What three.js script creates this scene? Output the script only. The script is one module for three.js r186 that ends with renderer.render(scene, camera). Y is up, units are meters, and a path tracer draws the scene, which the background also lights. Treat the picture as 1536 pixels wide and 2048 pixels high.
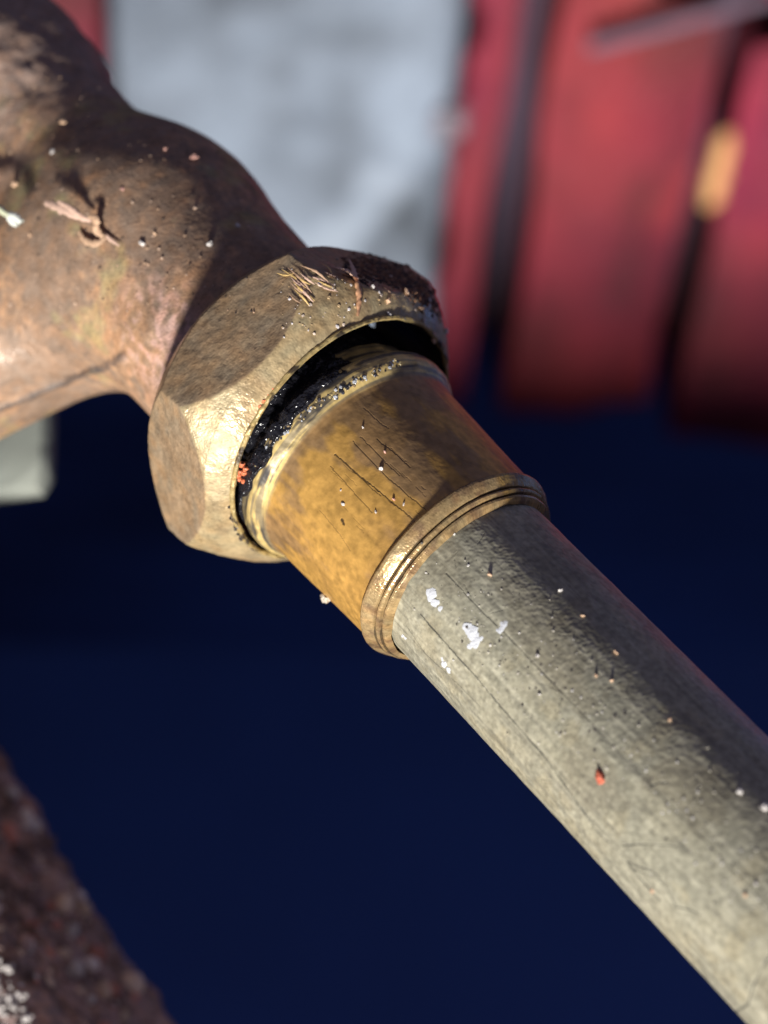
import * as THREE from 'three';
import { mergeGeometries } from 'three/addons/utils/BufferGeometryUtils.js';

// ------------------------------------------------------------------ camera, sky, sun, exposure
const FPX = 4800, PW = 1536, PH = 2048;                       // focal length and size of the photograph in pixels
const scene = new THREE.Scene();
const camera = new THREE.PerspectiveCamera(2 * Math.atan(PH / 2 / FPX) * 180 / Math.PI, PW / PH, 0.02, 30);
camera.position.set(0, 1.3, 0);
camera.rotation.set(-80 * Math.PI / 180, 0, 0);               // looking steeply down into the pit
camera.focus = 0.276; camera.userData.fStop = 14.5;
camera.updateMatrixWorld(true);
scene.add(camera);
const CM = camera.matrixWorld;
const camDir = (x, y, z) => new THREE.Vector3(x, y, z).transformDirection(CM);
const at = (px, py, d) => new THREE.Vector3((px - PW / 2) / FPX * d, -(py - PH / 2) / FPX * d, -d).applyMatrix4(CM);

const SUN = camDir(-0.14, -0.742, 0.66);
const sun = new THREE.DirectionalLight(new THREE.Color(1, 0.955, 0.88), 4.6);
sun.position.copy(at(700, 1000, 0.29)).addScaledVector(SUN, 3);
sun.target.position.copy(at(700, 1000, 0.29));
sun.castShadow = true; sun.shadow.radius = 12;
sun.shadow.mapSize.set(4096, 4096);
Object.assign(sun.shadow.camera, { left: -1.3, right: 1.3, top: 1.3, bottom: -1.3, near: 0.1, far: 8 });
scene.add(sun, sun.target);

const skyW = 64, skyH = 32, skyData = new Float32Array(skyW * skyH * 4);
for (let j = 0; j < skyH; j++) for (let i = 0; i < skyW; i++) {
  const el = Math.max(0, Math.sin((j + 0.5) / skyH * Math.PI - Math.PI / 2)), o = (j * skyW + i) * 4;
  skyData[o] = 0.066 - 0.018 * el; skyData[o + 1] = 0.063 - 0.016 * el; skyData[o + 2] = 0.095 - 0.012 * el; skyData[o + 3] = 1;
}
const skyTex = new THREE.DataTexture(skyData, skyW, skyH, THREE.RGBAFormat, THREE.FloatType);
skyTex.mapping = THREE.EquirectangularReflectionMapping; skyTex.magFilter = THREE.LinearFilter; skyTex.needsUpdate = true;
scene.background = skyTex; scene.environment = skyTex;

const renderer = new THREE.WebGLRenderer({ antialias: true });
renderer.setSize(768, 1024);
renderer.toneMapping = THREE.LinearToneMapping;
renderer.toneMappingExposure = 1.55;
renderer.shadowMap.enabled = true;

// ------------------------------------------------------------------ random numbers and noise
function rng(seed) { let s = seed >>> 0; return () => { s = (s + 0x6D2B79F5) >>> 0; let t = s; t = Math.imul(t ^ (t >>> 15), t | 1); t ^= t + Math.imul(t ^ (t >>> 7), t | 61); return ((t ^ (t >>> 14)) >>> 0) / 4294967296; }; }
const hash3 = (x, y, z) => { let h = Math.imul(x, 374761393) ^ Math.imul(y, 668265263) ^ Math.imul(z, 2147483647 - 1274126177); h = Math.imul(h ^ (h >>> 13), 1274126177); return ((h ^ (h >>> 16)) >>> 0) / 4294967296; };
const fade = (t) => t * t * (3 - 2 * t), mixf = (a, b, t) => a + (b - a) * t;
const clamp = (x, a = 0, b = 1) => Math.min(b, Math.max(a, x));
const sstep = (a, b, x) => fade(clamp((x - a) / (b - a)));
function vn(x, y, z, px = 0, py = 0) {                        // value noise, -1 to 1; px, py: lattice period
  const xi = Math.floor(x), yi = Math.floor(y), zi = Math.floor(z), u = fade(x - xi), v = fade(y - yi), w = fade(z - zi);
  const X0 = px ? ((xi % px) + px) % px : xi, X1 = px ? (X0 + 1) % px : xi + 1, Y0 = py ? ((yi % py) + py) % py : yi, Y1 = py ? (Y0 + 1) % py : yi + 1;
  const a = mixf(mixf(hash3(X0, Y0, zi), hash3(X1, Y0, zi), u), mixf(hash3(X0, Y1, zi), hash3(X1, Y1, zi), u), v);
  const b = mixf(mixf(hash3(X0, Y0, zi + 1), hash3(X1, Y0, zi + 1), u), mixf(hash3(X0, Y1, zi + 1), hash3(X1, Y1, zi + 1), u), v);
  return 2 * mixf(a, b, w) - 1;
}
function fbm(x, y, z, n = 4, px = 0, py = 0) { let s = 0, a = 0.5; for (let i = 0; i < n; i++) { s += a * vn(x, y, z + i * 7.3, px, py); x *= 2; y *= 2; z *= 2; px *= 2; py *= 2; a *= 0.5; } return s; }
function tex(w, h, fn, srgb, repeat) {                        // fn(i, j) gives [r, g, b] (linear when not srgb)
  const d = new Uint8Array(w * h * 4);
  for (let j = 0; j < h; j++) for (let i = 0; i < w; i++) {
    const c = fn(i, j), o = (j * w + i) * 4;
    for (let k = 0; k < 3; k++) { let v = clamp(c[k]); if (srgb) v = v <= 0.0031308 ? v * 12.92 : 1.055 * v ** (1 / 2.4) - 0.055; d[o + k] = Math.round(v * 255); }
    d[o + 3] = 255;
  }
  const t = new THREE.DataTexture(d, w, h); t.wrapS = t.wrapT = THREE.RepeatWrapping; t.magFilter = THREE.LinearFilter; t.minFilter = THREE.LinearMipmapLinearFilter; t.generateMipmaps = true;
  if (srgb) t.colorSpace = THREE.SRGBColorSpace;
  if (repeat) t.repeat.set(...repeat);
  t.needsUpdate = true; return t;
}
// ------------------------------------------------------------------ names and labels
const taken = {};
function numbered(n) { const k = taken[n] = (taken[n] ?? -1) + 1; return k ? `${n}_${String(k).padStart(3, '0')}` : n; }
function tag(o, label, category, group, kind) { if (label) o.userData.label = label; if (category) o.userData.category = category; if (group) o.userData.group = group; if (kind) o.userData.kind = kind; return o; }
function mesh(name, geometry, material, parent) { const m = new THREE.Mesh(geometry, material); m.name = parent ? name : numbered(name); m.castShadow = m.receiveShadow = true; (parent ?? scene).add(m); return m; }

// ------------------------------------------------------------------ the frame of the joint: y along the pipe, z towards the open side, millimetres
const tilt = Math.PI / 6;
const aC = new THREE.Vector3(0.694 * Math.cos(tilt), -0.72 * Math.cos(tilt), Math.sin(tilt)).normalize();
const xC = new THREE.Vector3(-0.72, -0.694, 0).normalize(), zC = new THREE.Vector3().crossVectors(xC, aC);
const J = new THREE.Matrix4().makeBasis(xC, aC, zC).premultiply(new THREE.Matrix4().extractRotation(CM)).setPosition(at(958, 1180, 0.28));
const JI = J.clone().invert();
const mm = 0.001;
const loc = (px, py, d) => at(px, py, d).applyMatrix4(JI).multiplyScalar(1000);      // a pixel at a distance, in millimetres of the joint's frame
const eye = camera.position.clone().applyMatrix4(JI).multiplyScalar(1000);

// profiles (radius by position along the axis)
function curve(pts) { return (s) => { if (s <= pts[0][0]) return pts[0][1]; for (let i = 1; i < pts.length; i++) if (s <= pts[i][0]) { const t = (s - pts[i - 1][0]) / (pts[i][0] - pts[i - 1][0]); return mixf(pts[i - 1][1], pts[i][1], t); } return pts.at(-1)[1]; }; }
const smin = (a, b, k) => { const h = Math.max(k - Math.abs(a - b), 0) / k; return Math.min(a, b) - h * h * k * 0.25; };
const APO = 19.35, NUTX = -0.1;                              // the nut hangs a little off the pipe's axis and slightly askew
const nutM = new THREE.Matrix4().makeTranslation(NUTX, -35, 0).multiply(new THREE.Matrix4().makeRotationFromEuler(new THREE.Euler(3 * Math.PI / 180, 0, 5.5 * Math.PI / 180))).multiply(new THREE.Matrix4().makeTranslation(0, 36, 0)), nutI = nutM.clone().invert();
const nutCone = curve([[-43.6, 17.8], [-43.1, 18.5], [-42.2, 19.4], [-41, 20.5], [-39.6, 21.8], [-38.4, 22.9], [-36.4, 22.9], [-34.6, 22], [-32.8, 20.8], [-31, 19.5], [-29.6, 18.2], [-28.75, 17.15]]);
function nutHex(th) { const w = Math.PI / 3; let m = (th + 0.03) % w; if (m > w / 2) m -= w; if (m < -w / 2) m += w; return APO / Math.cos(m); }
function nutR(th, s) {
  const h = nutHex(th), c = nutCone(s);
  let r = smin(smin(h, c, 0.2), 22.5, 0.5);
  r += 0.07 * fbm(th * 6, s * 0.35, 3, 3) + 0.04 * vn(th * 26, s * 1.4, 9);
  return r;
}
const sleeveProfile = curve([[-30, 13.6], [-27.6, 13.6], [-27.2, 14.4], [-26.8, 14.95], [-26.2, 15.25], [-25.4, 15.32], [-24.8, 15.28], [-24.3, 15.1], [-23.8, 14.78], [-23.3, 14.42], [-22.8, 14.18], [-22.2, 14.06], [-20, 13.95], [-6, 13.3]]);
const sleeveR = (th, s) => sleeveProfile(s) + 0.05 * fbm(th * 5, s * 0.3, 21, 3) + (s < -23.5 ? 0.06 * vn(th * 18, s, 4) : 0);
const collarProfile = curve([[-6.2, 13.2], [-5.95, 13.4], [-5.7, 13.65], [-5.35, 13.8], [-4.9, 13.75], [-4.2, 13.48], [-3.5, 13.15], [-3.2, 12.98], [-3.1, 12.65], [-2.95, 12.6], [-2.85, 12.9], [-2.5, 12.92], [-2.1, 12.68], [-2.0, 12.3], [-1.85, 12.26], [-1.72, 12.48], [-1.3, 12.38], [-0.9, 12.0], [-0.65, 11.5]]);
const collarBand = (s) => collarProfile(-6.2 + (s + 5.2) * 1.5);        // the collar is 3.7 mm long
const collarR = (th, s) => collarBand(s + 0.12 * vn(th * 2.2, 1.5, 2) + 0.06 * vn(th * 9, 1.5, 7)) + 0.02 * vn(th * 20, s * 1.5, 3);
const PIPE = 11.46;
const pipeR = (th, s) => PIPE + 0.05 * fbm(th * 3, s * 0.12, 31, 3) + 0.025 * vn(th * 14, s * 0.5, 5);

// valve body: distance field in the joint's frame
const seg = (p, a, b) => { const bx = b.x - a.x, by = b.y - a.y, bz = b.z - a.z, t = clamp(((p.x - a.x) * bx + (p.y - a.y) * by + (p.z - a.z) * bz) / (bx * bx + by * by + bz * bz)); return [Math.hypot(p.x - a.x - t * bx, p.y - a.y - t * by, p.z - a.z - t * bz), t]; };
const V = (x, y, z) => new THREE.Vector3(x, y, z);
const armA = [loc(285, 505, 0.319), loc(-420, 868, 0.327)];
const runC = [V(NUTX * 0.6, -42.9, 0), V(-0.2, -68.5, 0)], runB = [V(-0.2, -68.5, 0), V(0, -135, -1)], flangeB = [V(0, -106, -0.5), V(0, -135, -1)];
const seam = [];
function bodySmooth(p) {
  const [c, tc] = seg(p, ...runC), [a, ta] = seg(p, ...armA), [b] = seg(p, ...runB), [fl] = seg(p, ...flangeB);
  let d = smin(c - mixf(14.4, 15.3, tc), b - 11.7, 7);
  d = smin(d, fl - 14.2, 3);
  d = smin(d, a - mixf(13.6, 13.3, ta), 9);
  return Math.max(d, p.y + 42.9);
}
function bodyField(p) {
  let d = bodySmooth(p);
  if (Math.abs(d) > 2) return d;
  d -= 0.2 * fbm(p.x * 0.16, p.y * 0.16, p.z * 0.16, 2) + 0.045 * fbm(p.x * 0.9, p.y * 0.9, p.z * 0.9, 2);
  const rough = sstep(-84, -98, p.y);                          // caked earth on the far end
  if (rough > 0) d -= rough * (0.9 * fbm(p.x * 0.3 + 4, p.y * 0.3, p.z * 0.3, 4) + 0.35);
  for (let i = 1; i < seam.length; i++) { const q = seg(p, seam[i - 1], seam[i])[0]; if (q < 1.5) d = smin(d, q - 0.34, 0.5); }
  return d;
}
function whole(p) {                                            // everything that debris can lie on
  const th = Math.atan2(p.x, p.z), rho = Math.hypot(p.x, p.z), pn = p.clone().applyMatrix4(nutI), thn = Math.atan2(pn.x, pn.z), rn = Math.hypot(pn.x, pn.z);
  let d = bodySmooth(p);
  d = Math.min(d, Math.max(rn - nutR(thn, clamp(pn.y, -43.6, -28.75)), pn.y + 28.75, -43.6 - pn.y, 16.8 - rn));
  d = Math.min(d, Math.max(rho - sleeveR(th, p.y), p.y + 4.8));
  d = Math.min(d, Math.max(rho - collarBand(p.y), p.y + 1.5, -5.2 - p.y));
  return Math.min(d, Math.max(rho - PIPE, p.y - 220));
}
function hit(px, py) {                                         // the point of the joint under a pixel of the photograph, in millimetres, and its normal
  const dir = loc(px, py, 0.3).sub(eye).normalize(), p = eye.clone().addScaledVector(dir, 190), near = p.clone(); let best = 1e9;
  for (let i = 0; i < 400; i++) { const d = whole(p); if (d < best) { best = d; near.copy(p); } if (d < 0.004 || d > 160) break; p.addScaledVector(dir, Math.max(d * 0.6, 0.003)); }
  p.copy(near);                                                // a pixel just beside the outline takes the nearest point
  const e = 0.12, n = V(whole(V(p.x + e, p.y, p.z)) - whole(V(p.x - e, p.y, p.z)), whole(V(p.x, p.y + e, p.z)) - whole(V(p.x, p.y - e, p.z)), whole(V(p.x, p.y, p.z + e)) - whole(V(p.x, p.y, p.z - e))).normalize();
  return { p, n, th: Math.atan2(p.x, p.z), s: p.y, miss: best };
}
for (const [x, y] of [[-40, 832], [60, 793], [130, 765], [200, 738], [250, 712]]) seam.push(hit(x, y).p);

// ------------------------------------------------------------------ materials
const N1 = 1024;
const grainH = new Float32Array(N1 * N1);
for (let j = 0; j < N1; j++) for (let i = 0; i < N1; i++) {
  const x = i / N1, y = j / N1;
  let h = 0.5 + 0.18 * vn(x * 70, y * 70, 1, 70, 70) + 0.3 * vn(x * 170, y * 170, 2, 170, 170) + 0.3 * vn(x * 320, y * 320, 3, 320, 320) + 0.08 * vn(x * 20, y * 20, 4, 20, 20);
  const pit = vn(x * 110, y * 110, 8, 110, 110); if (pit < -0.72) h -= (-0.72 - pit) * 2.2;
  grainH[j * N1 + i] = clamp(h);
}
const grainBump = tex(N1, N1, (i, j) => { const h = grainH[j * N1 + i]; return [h, h, h]; });
const grainColor = tex(N1, N1, (i, j) => {
  const x = i / N1, y = j / N1, h = grainH[j * N1 + i];
  const b = 0.72 + 0.2 * fbm(x * 20, y * 20, 11, 4, 20, 20) + 0.28 * (h - 0.5), t = 0.07 * vn(x * 40, y * 40, 15, 40, 40);
  const spot = vn(x * 90, y * 90, 19, 90, 90) > 0.85 ? 0.75 : 1;
  return [b * (1 + t) * spot, b * spot, b * (1 - t) * spot];
}, true);
const grainRough = tex(512, 512, (i, j) => { const x = i / 512, y = j / 512, v = 0.62 + 0.5 * fbm(x * 24, y * 24, 30, 4, 24, 24); return [v, v, v]; });
const T = (t, k) => { const c = t.clone(); c.repeat.set(k, k); c.needsUpdate = true; return c; };
const tile = 1 / 0.04;                                        // one tile is 4 cm
const gC = T(grainColor, tile), gB = T(grainBump, tile), gR = T(grainRough, tile);
const brassMat = new THREE.MeshPhysicalMaterial({ color: 0xffffff, vertexColors: true, map: gC, bumpMap: gB, bumpScale: 0.000035, roughness: 0.66, roughnessMap: gR, metalness: 0.22, specularIntensity: 0.8 });
const bodyMat = brassMat.clone(); bodyMat.bumpScale = 0.00006; bodyMat.metalness = 0.06; bodyMat.roughness = 0.75; bodyMat.specularIntensity = 0.4;
const greaseMat = new THREE.MeshPhysicalMaterial({ color: new THREE.Color(0.012, 0.012, 0.016), roughness: 0.18, bumpMap: gB, bumpScale: 0.00013, specularIntensity: 1 });
const solid = (r, g, b, rough = 0.85, extra = {}) => new THREE.MeshPhysicalMaterial({ color: new THREE.Color(r, g, b), roughness: rough, ...extra });

// ------------------------------------------------------------------ the setting: ground, pit floor, added shade sheet
const level = at(0, 2048, 0.325).y;                            // ground level beside the pit
const lipA = at(-9, 1495, 0.372), lipB = at(350, 2048, 0.372), edgeDir = lipB.clone().sub(lipA).setY(0).normalize();
const wallDown = camDir(-0.115, -1.047, -1), wallOut = V(0, 0, 0).crossVectors(wallDown, camDir(1, 0, 0)).normalize(), wallRight = V(0, 0, 0).crossVectors(wallOut, wallDown).normalize();
const wallO = at(1080, -10, 0.88);
const onWall = (u, w, out = 0) => wallO.clone().addScaledVector(wallRight, u).addScaledVector(wallDown, w).addScaledVector(wallOut, out);
const pitY = 0.06;

const dirtTile = 512;
const dirtTex = tex(dirtTile, dirtTile, (i, j) => {
  const x = i / dirtTile, y = j / dirtTile, b = 0.5 + 0.6 * fbm(x * 24, y * 24, 5, 5, 24, 24), r = 0.1 * vn(x * 30, y * 30, 9, 30, 30);
  return [b * (1 + r), b, b * (1 - r)];
}, true);
const dirtBump = tex(dirtTile, dirtTile, (i, j) => { const x = i / dirtTile, y = j / dirtTile, b = 0.5 + 0.7 * fbm(x * 32, y * 32, 6, 5, 32, 32); return [b, b, b]; });
const soilMat = new THREE.MeshStandardMaterial({ color: new THREE.Color(0.76, 0.52, 0.45), map: T(dirtTex, 1 / 0.05), bumpMap: T(dirtBump, 1 / 0.05), bumpScale: 0.001, roughness: 0.95 });
const blueShadeTex = tex(512, 512, (i, j) => { const x = i / 512, y = j / 512, b = 0.72 + 0.6 * fbm(x * 5, y * 5, 3, 4, 5, 5); return [b, b, b]; }, true);  // mottled tone drawn for the faint haze in the dark pit
const blueShadeMat = new THREE.MeshStandardMaterial({ color: new THREE.Color(0.055, 0.15, 0.47), map: T(blueShadeTex, 1 / 0.3), roughness: 0.75 });  // navy of the pit's shade and lens glare put into the colour

{ // pit floor and an added sheet, both coloured for the deep shade
  const g = new THREE.PlaneGeometry(5, 5, 40, 40); g.rotateX(-Math.PI / 2);
  const f = mesh('pit_floor', g, blueShadeMat); f.position.set(0, pitY, -0.2); tag(f, 'pit floor with its deep shade put into a dark blue colour', 'pit floor', null, 'structure');
  const q = new THREE.PlaneGeometry(3, 1, 60, 40), P = q.attributes.position;
  for (let i = 0; i < P.count; i++) { const u = P.getX(i), w = 0.5 - P.getY(i) , n = 0.006 * vn(u * 6, w * 6, 2); const v = onWall(u, -0.15 + w * 1.05, -0.085 + n); P.setXYZ(i, v.x, v.y, v.z); }
  q.computeVertexNormals();
  tag(mesh('added_shade_sheet', q, blueShadeMat), 'added dark blue sheet standing in for the deep shade under the bricks', 'pit lining', null, 'structure');
}
{ // ground round the near side of the pit, whose rim shades the lower pit
  const rimPoint = at(1180, 640, 0.968), t = (level - rimPoint.y) / SUN.y, rim = rimPoint.clone().addScaledVector(SUN, t);
  const crest = at(4, 1945, 0.327).setY(level);
  const gx = -0.62;                                            // the pit's left side lies out of the picture; a ledge of earth juts in from it
  const out = [[gx, -1.2], [gx, rim.z], [2.2, rim.z], [2.2, 3], [-2.2, 3], [-2.2, -1.2]];
  const sh = new THREE.Shape(out.map(([x, z]) => new THREE.Vector2(x, -z)));
  const g = new THREE.ExtrudeGeometry(sh, { depth: level - pitY + 0.02, bevelEnabled: false, curveSegments: 4 });
  g.rotateX(-Math.PI / 2); g.translate(0, pitY - 0.02, 0);
  tag(mesh('ground', g, soilMat), 'brown earth beside the pit', 'ground', null, 'structure');
  // the crumbling edge of earth: a lumpy strip from the level ground over the crest to the lip
  const inward = V(edgeDir.z, 0, -edgeDir.x); if (inward.dot(lipA.clone().sub(crest)) < 0) inward.negate();
  const wLip = lipA.clone().sub(crest).setY(0).dot(inward), dLip = level - lipA.y;
  const prof = [[-0.6, -0.004], [-0.03, -0.002], [-0.012, 0.0015], [-0.003, 0.0012], [0.0, 0], [0.003, -0.006], [wLip * 0.35, -dLip * 0.42], [wLip * 0.7, -dLip * 0.76], [wLip * 0.97, -dLip * 0.97], [wLip, -dLip * 1.02], [wLip * 0.96, -dLip * 1.15], [wLip * 0.6, -dLip * 1.5], [-0.02, -dLip * 1.7], [-0.6, -dLip * 2]];
  const nu = 420, nv = 150, pos = [], uv = [], idx = [];
  let len = 0; const cum = prof.map((p, i) => (len += i ? Math.hypot(p[0] - prof[i - 1][0], p[1] - prof[i - 1][1]) : 0));
  for (let j = 0; j <= nv; j++) {
    const lA = cum[1] - 0.004, lB = cum[10], l = j === 0 ? 0 : j === nv ? len : mixf(lA, lB, (j - 1) / (nv - 2)); let i = 1; while (i < prof.length - 1 && cum[i] < l) i++;
    const f = clamp((l - cum[i - 1]) / (cum[i] - cum[i - 1])), A = prof[Math.max(0, i - 2)], B = prof[i - 1], Cc = prof[i];
    const a = mixf(B[0], Cc[0], f), h = mixf(B[1], Cc[1], f);
    for (let u = 0; u <= nu; u++) {
      const along = -0.10 + 0.26 * u / nu, n = 0.0022 * fbm(along * 160, l * 160, 3, 4) + 0.0013 * fbm(along * 700, l * 700, 8, 3), wob = 0.0022 * fbm(along * 90, 0.5, 4, 3);
      const q = crest.clone().addScaledVector(edgeDir, along).addScaledVector(inward, a + wob + n * 0.8); q.y += h + n * 0.8;
      pos.push(q.x, q.y, q.z); uv.push(along, l);
    }
  }
  for (let j = 0; j < nv; j++) for (let u = 0; u < nu; u++) { const p = j * (nu + 1) + u; idx.push(p, p + 1, p + nu + 2, p, p + nu + 2, p + nu + 1); }
  const sg = new THREE.BufferGeometry(); sg.setAttribute('position', new THREE.Float32BufferAttribute(pos, 3)); sg.setAttribute('uv', new THREE.Float32BufferAttribute(uv, 2)); sg.setIndex(idx); sg.computeVertexNormals();
  tag(mesh('soil_bank', sg, soilMat), 'crumbling edge of brown earth at the side of the pit', 'soil', null, 'structure');
  // crumbs in the earth
  const R = rng(77), kinds = [[0.40, 0.28, 0.24], [0.2, 0.14, 0.13], [0.75, 0.6, 0.45], [0.55, 0.25, 0.19], [0.7, 0.66, 0.62]];
  const base = new THREE.IcosahedronGeometry(1, 2); { const p = base.attributes.position; for (let i = 0; i < p.count; i++) { const x = p.getX(i), y = p.getY(i), z = p.getZ(i), k2 = 1 + 0.3 * vn(x * 1.7, y * 1.7, z * 1.7 + 5) + 0.12 * vn(x * 5, y * 5, z * 5); p.setXYZ(i, x * k2, y * k2, z * k2); } base.computeVertexNormals(); }
  const im = new THREE.InstancedMesh(base, solid(1, 1, 1, 0.9), 2600), m4 = new THREE.Matrix4(), qq = new THREE.Quaternion(), col = new THREE.Color();
  for (let i = 0; i < 2600; i++) {
    const r0 = Math.floor(R() * (nu + 1)), c0 = 1 + Math.floor(R() * nv * 0.9), o = (c0 * (nu + 1) + r0) * 3, s = 0.0003 + 0.0021 * R() ** 3;
    qq.set(R() - 0.5, R() - 0.5, R() - 0.5, R() - 0.5).normalize();
    m4.compose(V(pos[o], pos[o + 1], pos[o + 2]), qq, V(s * (0.7 + 0.6 * R()), s * (0.6 + 0.4 * R()), s * (0.7 + 0.6 * R()))); im.setMatrixAt(i, m4);
    const kk = kinds[Math.floor(R() ** 1.1 * kinds.length)], v = 0.8 + 0.6 * R(); im.setColorAt(i, col.setRGB(kk[0] * v, kk[1] * v, kk[2] * v));
  }
  im.name = 'soil_crumbs'; im.castShadow = im.receiveShadow = true; tag(im, 'loose crumbs of earth and grit on the edge of the pit', 'soil crumbs', null, 'stuff'); scene.add(im);
  const sandN = 900, sand = new THREE.InstancedMesh(base, solid(1, 1, 1, 0.6), sandN);
  for (let i = 0; i < sandN; i++) {
    const q = crest.clone().addScaledVector(edgeDir, -0.02 + 0.05 * R()).addScaledVector(inward, 0.0015 - 0.014 * R()), s = 0.00025 + 0.0006 * R() ** 2; q.y += 0.0005 + 0.0012 * R();
    qq.set(R() - 0.5, R() - 0.5, R() - 0.5, R() - 0.5).normalize(); m4.compose(q, qq, V(s, s * 0.8, s)); sand.setMatrixAt(i, m4); const v = 0.35 + 0.35 * R(); sand.setColorAt(i, col.setRGB(v, v * 0.93, v * 0.9));
  }
  sand.name = 'sand_patch'; sand.castShadow = sand.receiveShadow = true; tag(sand, 'pale sunlit sand along the crest of the earth edge', 'sand', null, 'stuff'); scene.add(sand);
}

// ------------------------------------------------------------------ brick wall and concrete
const wallBasis = new THREE.Matrix4().makeBasis(wallRight, wallDown.clone().negate(), wallOut.clone());
const wallQ = new THREE.Quaternion().setFromRotationMatrix(wallBasis);
const brickTex = tex(512, 512, (i, j) => {
  const x = i / 512, y = j / 512, b = 0.72 + 0.4 * fbm(x * 6, y * 6, 41, 5, 6, 6) + 0.5 * fbm(x * 14, y * 2, 43, 3, 14, 2), o = fbm(x * 3, y * 3, 47, 3, 3, 3), pale = sstep(0.25, 0.5, fbm(x * 5, y * 5, 52, 4, 5, 5));
  return [b * (1 + 0.25 * o) + pale * 0.25, b * (1 + 1.6 * o) * 0.9 + pale * 0.45, b * (1 - 0.3 * o) + pale * 0.2];
}, true);
const brickBump = tex(512, 512, (i, j) => { const b = 0.5 + 0.6 * fbm(i / 512 * 40, j / 512 * 40, 44, 4, 40, 40); return [b, b, b]; });
{
  const wall = new THREE.Group(); wall.name = numbered('brick_wall'); wall.position.copy(onWall(0, 0.2)); wall.quaternion.copy(wallQ); scene.add(wall);
  tag(wall, 'sloping wall of upright red bricks with wide dark joints', 'wall');
  const bw = 0.0605, bh = 0.2, pitch = 0.0762, R = rng(5);
  const backG = new THREE.BoxGeometry(0.76, 0.62, 0.02, 1, 1, 1); 
  const back = mesh('joint_shade_backing', backG, solid(0.035, 0.022, 0.04, 0.95), wall); back.position.set(-0.02, 0.31, -0.062);  // near-black colour stands in for shade deep in the open joints
  const mats = [[0.215, 0.013, 0.029], [0.24, 0.015, 0.027], [0.185, 0.012, 0.029], [0.25, 0.023, 0.026]].map((c) => new THREE.MeshStandardMaterial({ color: new THREE.Color(...c), map: T(brickTex, 1 / 0.22), bumpMap: T(brickBump, 1 / 0.1), bumpScale: 0.002, roughness: 0.75 }));
  const variants = [0, 1, 2].map((v) => {
    const g = new THREE.BoxGeometry(bw, bh, 0.05, 4, 8, 2), p = g.attributes.position, uv = g.attributes.uv;
    for (let i = 0; i < p.count; i++) {
      let x = p.getX(i), y = p.getY(i), z = p.getZ(i);
      const cx = Math.abs(x) > bw / 2 - 0.001, cy = Math.abs(y) > bh / 2 - 0.001;
      if (z > 0.02 && (cx || cy)) { z -= 0.004; }
      x += 0.0018 * vn(x * 30, y * 18, v * 9 + 1); y += 0.008 * vn(x * 40, y * 30, v * 9 + 4); z += 0.002 * vn(x * 40, y * 30, v * 9 + 8);
      p.setXYZ(i, x, y, z); uv.setXY(i, x + 0.1 * v, y + 0.17 * v);
    }
    g.computeVertexNormals(); return g;
  });
  const order = [1, 0, 3, 2, 1, 0, 2, 3, 0, 1];
  let k = 0;
  for (let r = 0; r < 2; r++) for (let c = -4; c < 4; c++) {
    const b = mesh('brick', variants[(k * 7 + r) % 3], mats[order[k % 10]], wall); k++;
    b.position.set((c + 0.5) * pitch + (R() - 0.5) * 0.004, bh / 2 + r * (bh + 0.011) + (R() - 0.5) * 0.006 - (c === 1 ? 0.012 : 0), -0.026 + (R() - 0.5) * 0.004);
    b.rotation.z = (R() - 0.5) * 0.02;
  }
}
const concreteTex = tex(512, 512, (i, j) => {
  const x = i / 512, y = j / 512, b = 0.72 + 0.45 * fbm(x * 7, y * 7, 61, 5, 7, 7) + 0.4 * fbm(x * 3, y * 3, 66, 2, 3, 3), w = 0.05 * fbm(x * 5, y * 5, 69, 3, 5, 5);
  return [b * (0.96 + w), b * 0.99, b * (1.03 - w)];
}, true);
const blockTex = tex(512, 1024, (i, j) => {
  const x = i / 512, y = j / 1024, b = 0.66 + 0.5 * fbm(x * 22, y * 22, 61, 5, 22, 22) + 0.4 * fbm(x * 8, y * 8, 66, 3, 8, 8), X = (x > 0.5 ? x - 1 : x) * 0.5, Y = (y > 0.5 ? y - 1 : y) * 0.5;
  const t = clamp(((X - 0.06) * -0.047 + (Y + 0.105) * -0.085) / (0.047 ** 2 + 0.085 ** 2)), d = Math.hypot(X - 0.06 + 0.047 * t, Y + 0.105 + 0.085 * t) + 0.008 * fbm(x * 40, y * 40, 5, 3, 40, 40);
  const e = 0.5 * sstep(0.012, 0.002, d); return [b * 0.96 + e, b * 0.99 + e, b * 1.03 + e];   // pale diagonal streak across the face
}, true);
const concreteBump = tex(512, 512, (i, j) => { const b = 0.5 + 0.6 * fbm(i / 512 * 12, j / 512 * 12, 71, 5, 12, 12); return [b, b, b]; });
const concreteMat = new THREE.MeshStandardMaterial({ color: new THREE.Color(0.225, 0.265, 0.33), map: T(concreteTex, 1 / 0.16), bumpMap: T(concreteBump, 1 / 0.16), bumpScale: 0.006, roughness: 0.8 });
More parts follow.
